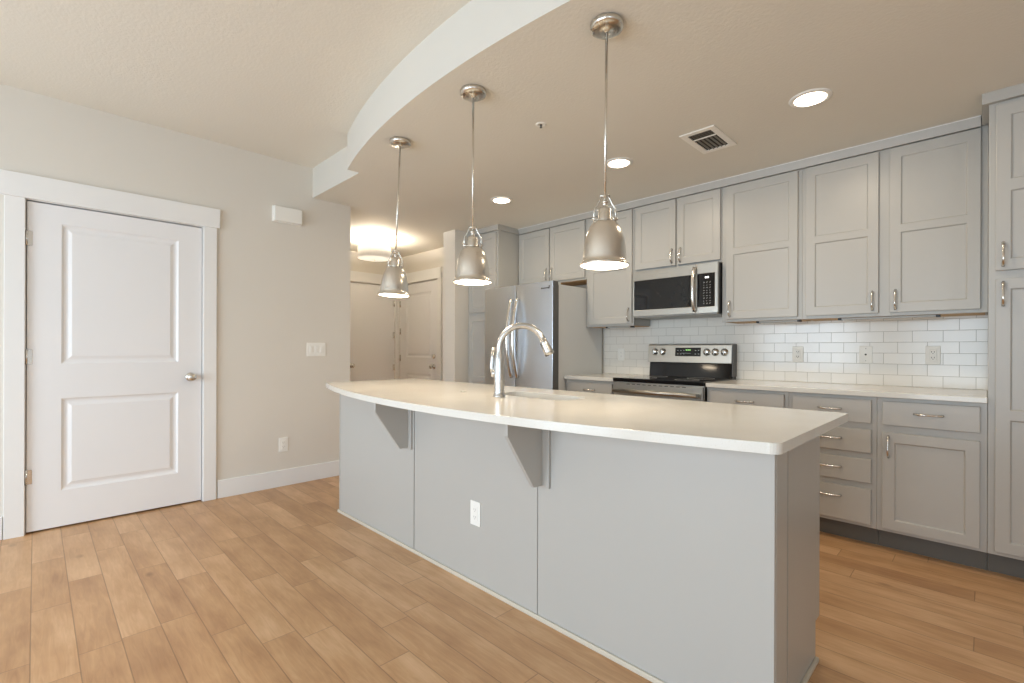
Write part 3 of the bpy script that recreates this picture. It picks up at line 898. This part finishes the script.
def faucet():
    bx, by, bz = -1.715, 1.628, .908
    r = thing('faucet', (bx, by, bz), 'tall chrome gooseneck pull-down faucet on the island beside the sink', 'faucet')
    MB().lathe([(0, 0), (.031, 0), (.031, .006), (.0275, .012), (.0255, .03), (.0265, .07), (.0275, .12), (.0255, .17), (.021, .205), (.0165, .225), (.0155, .245)],
               (bx, by, bz), 32).build('body', M['chrome'], r)
    # arc leaves the body upwards and swings out over the sink (+x, slightly +y)
    dx, dy = math.cos(math.radians(42)), math.sin(math.radians(42))
    P = [(bx, by, bz + .235)]
    cz = bz + .243; Rr = .112
    for i in range(0, 25):
        a = math.radians(180 - i * 158 / 24)
        rr = Rr + Rr * math.cos(a)
        P.append((bx + dx * rr, by + dy * rr, cz + Rr * math.sin(a) * 1.0))
    m = MB(); m.tube(P, .0150, 18); m.build('spout', M['chrome'], r)
    e = Vector(P[-1]); t = (Vector(P[-1]) - Vector(P[-2])).normalized()
    m = MB(); m.tube([e - t * .004, e + t * .02, e + t * .062, e + t * .082], [.0162, .0185, .0235, .0245], 20)
    s = m.build('spray_head', M['chrome'], r)
    b = e + t * .038 + Vector((-dx, -dy, 0)) * .018
    MB().tube([b - t * .018, b + t * .018], .006, 8).build('spray_button', M['dark'], s)
    # lever on the left side
    lx, ly = -math.cos(math.radians(35)) , -math.sin(math.radians(35))
    q = Vector((bx, by, bz + .118)); L = Vector((lx, ly, 0))
    m = MB(); m.tube([q + L * .015, q + L * .038], [.019, .017], 18)
    m.tube([q + L * .030 + Vector((0, 0, .0)), q + L * .038 + Vector((0, 0, .03)), q + L * .036 + Vector((0, 0, .075)), q + L * .030 + Vector((0, 0, .128))], [.013, .0105, .0085, .0075], 12)
    m.build('lever', M['chrome'], r)
faucet()
tag(MB().lathe([(0, 0), (.016, 0), (.016, .003), (.012, .0045), (.006, .005), (0, .0045)], (-2.06, 1.68, .908), 26).build('air_switch', M['grey']),
    'small round button set in the island countertop left of the faucet', 'switch')

# ------------------------------------------------------------------ electrical plates
def plate(name, f, u, v, w, mat, kind, label, cat, group=None, width=.072, height=.117, mat2=None):
    o = f(u, v, w); p = lambda a, b, c: f(a, b, w + c)
    m = MB(); m.panelled(u - width / 2, u + width / 2, v - height / 2, v + height / 2, 0, .005, [], [], p)
    r = m.build(name, mat, bevel=.002); tag(r, label, cat, group)
    def part(nm, a, b, c, d, e0, e1, mt, par, bev=0):
        q = MB(); P0, P1 = f(a, c, w + e0), f(b, d, w + e1); q.box(P0[0], P1[0], P0[1], P1[1], P0[2], P1[2]); return q.build(nm, mt, par, bevel=bev)
    ax = 'x+' if abs(f(0, 0, 1)[0] - f(0, 0, 0)[0]) > .5 else 'y-'
    if kind == 'duplex':
        fc = part('receptacle_face', u - .017, u + .017, v - .034, v + .034, .0045, .0068, mat, r, .001)
        q = MB()
        for s_ in (-1, 1):
            for dx in (-.0065, .0065):
                P0, P1 = f(u + dx - .0013, v + s_ * .018 - .002, w + .0066), f(u + dx + .0013, v + s_ * .018 + .007, w + .0072)
                q.box(P0[0], P1[0], P0[1], P1[1], P0[2], P1[2])
            P0, P1 = f(u - .002, v + s_ * .018 - .0095, w + .0066), f(u + .002, v + s_ * .018 - .0055, w + .0072)
            q.box(P0[0], P1[0], P0[1], P1[1], P0[2], P1[2])
        q.build('slots', M['slot'] if mat2 is None else mat2, fc)
    elif kind == 'jack':
        MB().lathe([(0, 0), (.0055, 0), (.0055, .004), (.003, .006), (0, .006)], f(u, v, w + .0045), 14, ax).build('jack', M['slot'], r)
        for s_ in (-1, 1):
            MB().lathe([(0, 0), (.003, 0), (.003, .001), (0, .001)], f(u, v + s_ * .042, w + .0048), 10, ax).build('screw', M['grey'], r)
    elif kind == 'switch3':
        for k in (-1, 0, 1):
            rk = part('rocker_frame', u + k * .046 - .0165, u + k * .046 + .0165, v - .033, v + .033, .0045, .0062, mat, r, .001)
            part('toggle', u + k * .046 - .011, u + k * .046 + .011, v - .026, v + .026, .006, .0088, mat, rk, .0015)
    return r
plate('outlet', KW(IY0), -1.755, .350, 0, M['plate'], 'duplex', 'white outlet on the front of the grey island', 'outlet', mat2=M['grey'])
plate('outlet', LW(XL), 1.468, .345, 0, M['plate'], 'duplex', 'white outlet low on the beige wall right of the white door', 'outlet', mat2=M['grey'])
plate('light_switch', LW(XL), 1.740, 1.140, 0, M['plate'], 'switch3', 'white three-gang light switch plate on the beige wall', 'switch', width=.165, height=.117)
BS = KW(YB - .008)
plate('outlet', BS, -2.535, 1.100, 0, M['plate'], 'duplex', 'white outlet on the tiles left of the range', 'outlet', mat2=M['grey'])
plate('outlet', BS, -1.010, 1.116, 0, M['platew'], 'duplex', 'outlet on the tiles nearest the right side of the range', 'outlet')
plate('wall_plate', BS, -.596, 1.118, 0, M['platew'], 'jack', 'wall plate with a single dark center jack on the tiles', 'wall plate')
plate('outlet', BS, -.248, 1.118, 0, M['platew'], 'duplex', 'outlet on the tiles nearest the tall right pantry', 'outlet')

def chime():
    r = thing('door_chime', (XL, 1.49, 2.20), 'white rectangular door chime box high on the beige wall', 'chime')
    MB().box(XL + .0, XL + .045, 1.380, 1.600, 2.198, 2.318).build('cover', M['plate'], r, bevel=.005, seg=3)
    MB().box(XL, XL + .012, 1.372, 1.608, 2.192, 2.324).build('base_plate', M['plate'], r, bevel=.003)
chime()

# ------------------------------------------------------------------ ceiling fixtures
def pendant(x, y, label, lean=0):
    r = thing('pendant_light', (x, y, ZD), label, 'pendant light', 'brushed nickel pendants hanging over the island')
    MB().lathe([(0, 0), (.066, 0), (.0675, -.004), (.0675, -.014), (.0645, -.021), (.056, -.026), (.040, -.028), (.013, -.029), (.011, -.034), (0, -.035)], (x, y, ZD), 40).build('canopy', M['nickel'], r)
    MB().tube([(x, y, ZD - .035), (x, y, 1.735)], .0052, 12).build('rod', M['nickel'], r)
    zr = 1.488
    # bell shade
    prof = [(.020, .177), (.034, .176), (.043, .172), (.050, .166), (.058, .155), (.065, .141), (.0725, .121), (.078, .100), (.082, .076), (.0845, .053), (.0862, .032), (.0868, .019), (.089, .013), (.095, .007), (.0995, .002), (.0995, -.003), (.0965, -.004)]
    sh = MB().lathe(prof, (x, y, zr), 56).build('shade', M['spun'], r)
    inn = [(.0963, -.0035), (.093, .004), (.086, .011), (.083, .022), (.081, .053), (.078, .076), (.069, .118), (.055, .150), (.030, .168), (0, .170)]
    MB().lathe(inn, (x, y, zr), 56).build('inner_liner', M['white_liner'], sh)
    MB().lathe([(0, .001), (.086, .001), (.092, -.001), (.084, -.006), (.05, -.011), (0, -.013)], (x, y, zr), 48).build('diffuser', M['bulb'], r)
    cap = MB().lathe([(0, .172), (.027, .172), (.0285, .180), (.0265, .184), (.0265, .222), (.024, .227), (.010, .227), (.009, .246), (.013, .249), (.013, .256), (.0065, .260), (0, .262)], (x, y, zr), 28).build('socket_cap', M['nickel'], r)
    # yoke: cross bar, two bent arms, two thumb screws
    a = (math.cos(math.radians(45)), math.sin(math.radians(45)))
    m = MB()
    zb = zr + .278
    m.tube([(x - a[0] * .020, y - a[1] * .020, zb), (x + a[0] * .020, y + a[1] * .020, zb)], .0042, 8)
    for s_ in (-1, 1):
        P = [(x + s_ * a[0] * q, y + s_ * a[1] * q, zr + z) for q, z in ((.012, .278), (.018, .270), (.030, .245), (.041, .228), (.0435, .215), (.0435, .170))]
        m.tube(P, .0035, 8)
        for zz in (.185,):
            m.tube([(x + s_ * a[0] * .025, y + s_ * a[1] * .025, zr + zz), (x + s_ * a[0] * .052, y + s_ * a[1] * .052, zr + zz)], .0048, 8)
    m.build('yoke', M['nickel'], r)
    q = Quaternion((-.7071, .7071, 0), math.radians(lean))
    r.rotation_euler = q.to_euler()
    if lean: r.location.z -= .002
    lp = Vector((x, y, ZD)) + q @ Vector((0, 0, zr - .018 - ZD))
    area_light('pendant_lamp', lp, q.to_euler(), .17, .17, PENDANT_POWER, WARM, 'DISK')
    return r
pendant(-1.089, 1.624, 'largest, nearest brushed nickel pendant over the right part of the island', .4)
pendant(-1.855, 1.572, 'middle brushed nickel pendant light above the island')
pendant(-2.626, 1.625, 'farthest brushed nickel pendant, over the left part of the island', 2.1)

def recessed(x, y, label):
    r = thing('recessed_light', (x, y, ZD), label, 'ceiling light', 'round recessed lights in the kitchen ceiling')
    MB().lathe([(.072, -.002), (.074, -.007), (.090, -.006), (.098, -.002), (.098, 0)], (x, y, ZD), 48).build('trim_ring', M['plate'], r)
    MB().lathe([(0, -.005), (.0725, -.005), (.0725, 0)], (x, y, ZD), 40).build('lens', M['can'], r)
    area_light('recessed_lamp', (x, y, ZD - .012), (0, 0, 0), .14, .14, CAN_POWER, WARM2, 'DISK')
recessed(-.658, 2.850, 'round recessed ceiling light nearest the camera, at the upper right')
recessed(-1.838, 2.895, 'round recessed ceiling light in the middle, behind the nearest pendant rod')
recessed(-3.026, 2.893, 'round recessed ceiling light farthest back, near the refrigerator')

def hall_light():
    x, y = -5.133, 2.833
    r = thing('drum_ceiling_light', (x, y, ZD), 'white drum ceiling light in the entry hall', 'ceiling light')
    MB().lathe([(0, 0), (.065, 0), (.065, -.012), (.058, -.018), (0, -.020)], (x, y, ZD), 32).build('canopy', M['nickel'], r)
    m = MB()
    for k in range(3):
        a = math.radians(30 + 120 * k); dx, dy = math.cos(a) * .05, math.sin(a) * .05
        m.tube([(x + dx, y + dy, ZD - .018), (x + dx, y + dy, 2.335)], .004, 8)
    m.tube([(x, y, ZD - .018), (x, y, 2.215)], .005, 8)
    m.build('stem', M['nickel'], r)
    MB().lathe([(.189, 2.215), (.190, 2.215), (.190, 2.345), (.188, 2.345), (.188, 2.215), (.189, 2.215)], (x, y, 0), 56).build('drum_shade', M['drum'], r)
    MB().lathe([(0, 2.206), (.12, 2.207), (.186, 2.215), (.186, 2.219), (0, 2.219)], (x, y, 0), 48).build('diffuser', M['drumb'], r)
    MB().lathe([(0, 2.190), (.009, 2.192), (.012, 2.199), (.006, 2.206), (0, 2.206)], (x, y, 0), 20).build('finial', M['nickel'], r)
    ld = bpy.data.lights.new('hall_bulb', 'POINT'); ld.energy = HALL_POWER; ld.color = (1.0, .88, .72); ld.shadow_soft_size = .05
    for dx in (-.075, .075):
        o = bpy.data.objects.new('hall_bulb', ld); COL.objects.link(o); o.location = (x + dx, y + dx * .4, 2.315)
hall_light()

def vent():
    x0, x1, y0, y1 = -1.345, -1.130, 2.790, 3.150
    r = thing('ceiling_vent', ((x0 + x1) / 2, (y0 + y1) / 2, ZD), 'white rectangular louvred air vent in the kitchen ceiling', 'vent')
    m = MB(); b = .038; z0, z1 = ZD - .007, ZD - .0003
    m.box(x0, x1, y0, y0 + b, z0, z1).box(x0, x1, y1 - b, y1, z0, z1).box(x0, x0 + b, y0 + b, y1 - b, z0, z1).box(x1 - b, x1, y0 + b, y1 - b, z0, z1)
    ym = y0 + b + .085
    m.box(x0 + b, x1 - b, ym - .005, ym + .005, z0, z1)
    m.build('frame', M['vent'], r, bevel=.002)
    MB().box(x0 + b, x1 - b, y0 + b, y1 - b, ZD - .0012, ZD - .0002).build('duct', M['ventdark'], r)
    for k in range(4):
        yy = y0 + b + .006 + k * .0185
        m = MB(); m.prism([(yy, z0 + .0005), (yy + .007, z0 + .0005), (yy + .013, z1 - .0015), (yy + .009, z1 - .0015)], x0 + b, x1 - b, lambda a, c, d: (d, a, c)); m.build('louvre', M['slat'], r)
    for k in range(5):
        xx = x0 + b + .016 + k * .0255
        m = MB(); m.prism([(xx, z0), (xx + .003, z0), (xx + .009, z1 - .0015), (xx + .006, z1 - .0015)], ym + .005, y1 - b, lambda a, c, d: (a, d, c)); m.build('louvre', M['slat'], r)
vent()
def sprinkler():
    x, y = -1.848, 2.083
    r = thing('sprinkler_head', (x, y, ZD), 'small round sprinkler head in the kitchen ceiling', 'sprinkler')
    MB().lathe([(.014, -.001), (.016, -.005), (.028, -.004), (.031, 0)], (x, y, ZD), 32).build('escutcheon', M['plate'], r)
    m = MB(); m.lathe([(0, -.020), (.007, -.019), (.007, -.017), (.003, -.016), (.004, -.010), (.005, -.006), (.005, 0)], (x, y, ZD), 20)
    m.build('nozzle', M['slot'], r)
sprinkler()
